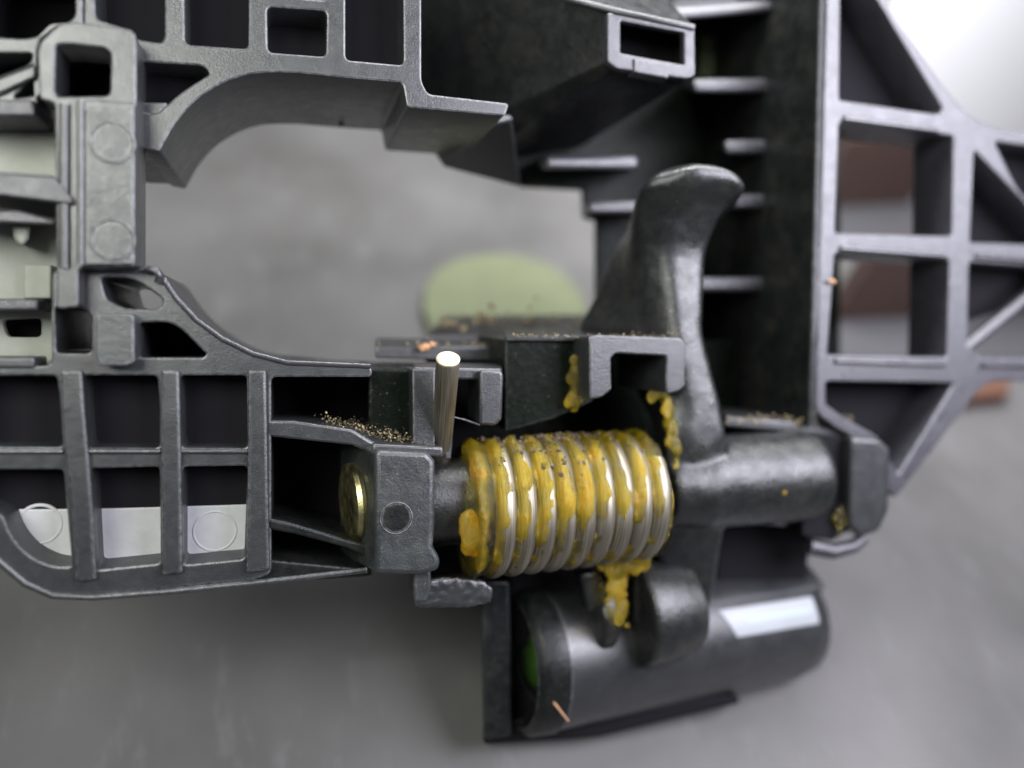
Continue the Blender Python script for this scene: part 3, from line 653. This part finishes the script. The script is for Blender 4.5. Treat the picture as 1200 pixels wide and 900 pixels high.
slab_on_table('table_dimmer', [(960,244),(1130,236),(1130,292),(960,296)], 0.06, M['grey'], 'blurred grey card added to darken the table before the upper dark carton', 'overlay')
slab_on_table('table_dimmer', [(950,378),(1240,366),(1240,432),(950,436)], 0.06, M['grey'], 'blurred grey card added to darken the table behind the middle rung of the right grid', 'overlay')
slab_on_table('orange_carton', [(1080,452),(1170,450),(1172,474),(1090,482)], 0.4, M['rust'], 'blurred orange brown carton under the right hand diagonal brace', 'carton')
slab_on_table('dark_foam', [(1190,130),(1206,128),(1208,150),(1190,152)], 0.8, M['black'], 'small dark blurred stopper standing by the white paper', 'stopper')
# rear deck seen over the clips, dusty with crumbs
loft('rear_deck', [([(500,392),(690,392),(690,402),(500,402)], 2.3), ([(520,370),(700,368),(700,380),(520,382)], 3.8)], M['face'], B, 0.03)
# ------------------------------------------------------------------ grit
def grit(name, spots, label, m):
    bm = bmesh.new()
    for c, s in spots:
        r = bmesh.ops.create_icosphere(bm, subdivisions=1, radius=1)
        for v in r['verts']: v.co = Vector(c)+v.co*s*random.uniform(0.5,1.3)
    o = link(name, fin(bm), m, None, 0); tag(o, label, 'grit', kind="stuff"); return o
R_ = random.Random(3); sp = []
for _ in range(1300):
    t = R_.random()**0.6; sp.append((P(370+t*132+R_.gauss(0,6), 492+t*28+R_.gauss(0,4.5), R_.uniform(-0.05,0.7)), R_.choice((0.003,0.004,0.006,0.011))*R_.uniform(0.7,1.3)))
for _ in range(60): sp.append((P(R_.uniform(440,600), 405+R_.gauss(0,2), 1.25), R_.uniform(0.008,0.022)))
for _ in range(110): sp.append((P(R_.uniform(600,800), 393+R_.gauss(0,1.5), R_.uniform(-0.2,0.3)), R_.uniform(0.006,0.016)))
for _ in range(90): sp.append((P(R_.uniform(510,680), 380+R_.gauss(0,8), R_.uniform(2.4,3.2)), R_.uniform(0.02,0.06)))
for _ in range(90): sp.append((P(R_.uniform(850,1005), 492+R_.gauss(0,3), 0.5), R_.uniform(0.01,0.025)))
grit('pale_grit', sp, 'pale sandy grit scattered over the shelves and clips of the bracket', M['grit'])
sp = []
for _ in range(300):
    x = R_.gauss(Ls*0.45, Ls*0.22); a = R_.gauss(1.35, 0.36); r = RC+RW*R_.uniform(0.98,1.16)
    if 0 < x < Ls: sp.append((sA+axis*x+(eU*math.sin(a)+eF*math.cos(a))*r, R_.choice((0.006,0.010,0.016,0.026))))
for x, y in [(637,548),(648,546),(657,556),(661,543)]: sp.append((P(x,y,-0.50), 0.035))
grit('dark_grit', sp, 'dark grit stuck in the grease on top of the spring', M['soot'])
tag(tube('plastic_shaving', [P(648,822,0.30), P(666,845,0.28)], lambda t: 0.018*(1-0.4*t), M['tan'], None, 8), 'thin tan splinter lying on the barrel housing', 'splinter')
tag(blob('grease_crumb', [(P(917,577,-0.12),(0.045,0.04,0.045))], M['grease_orange'], None, 0.5), 'tiny orange crumb stuck on the lever boss', 'crumb')
tag(blob('orange_crumb', [(P(497,407,1.1),(0.07,0.06,0.05)),(P(506,404,1.1),(0.05,0.05,0.04))], M['tan'], None, 0.5), 'small orange crumb on the clip left of the wire leg', 'crumb')
tag(blob('tan_crumb', [(P(975,330,0.3),(0.06,0.03,0.03))], M['tan'], None, 0.5), 'tan crumb stuck on the upright edge of the right grid', 'crumb')
# ------------------------------------------------------------------ lay everything down so that the table is level
RX = Matrix.Rotation(-TILT, 4, 'X')
bpy.context.view_layer.update()
for o in list(S.objects):
    if o.parent is None: o.matrix_world = RX @ o.matrix_world
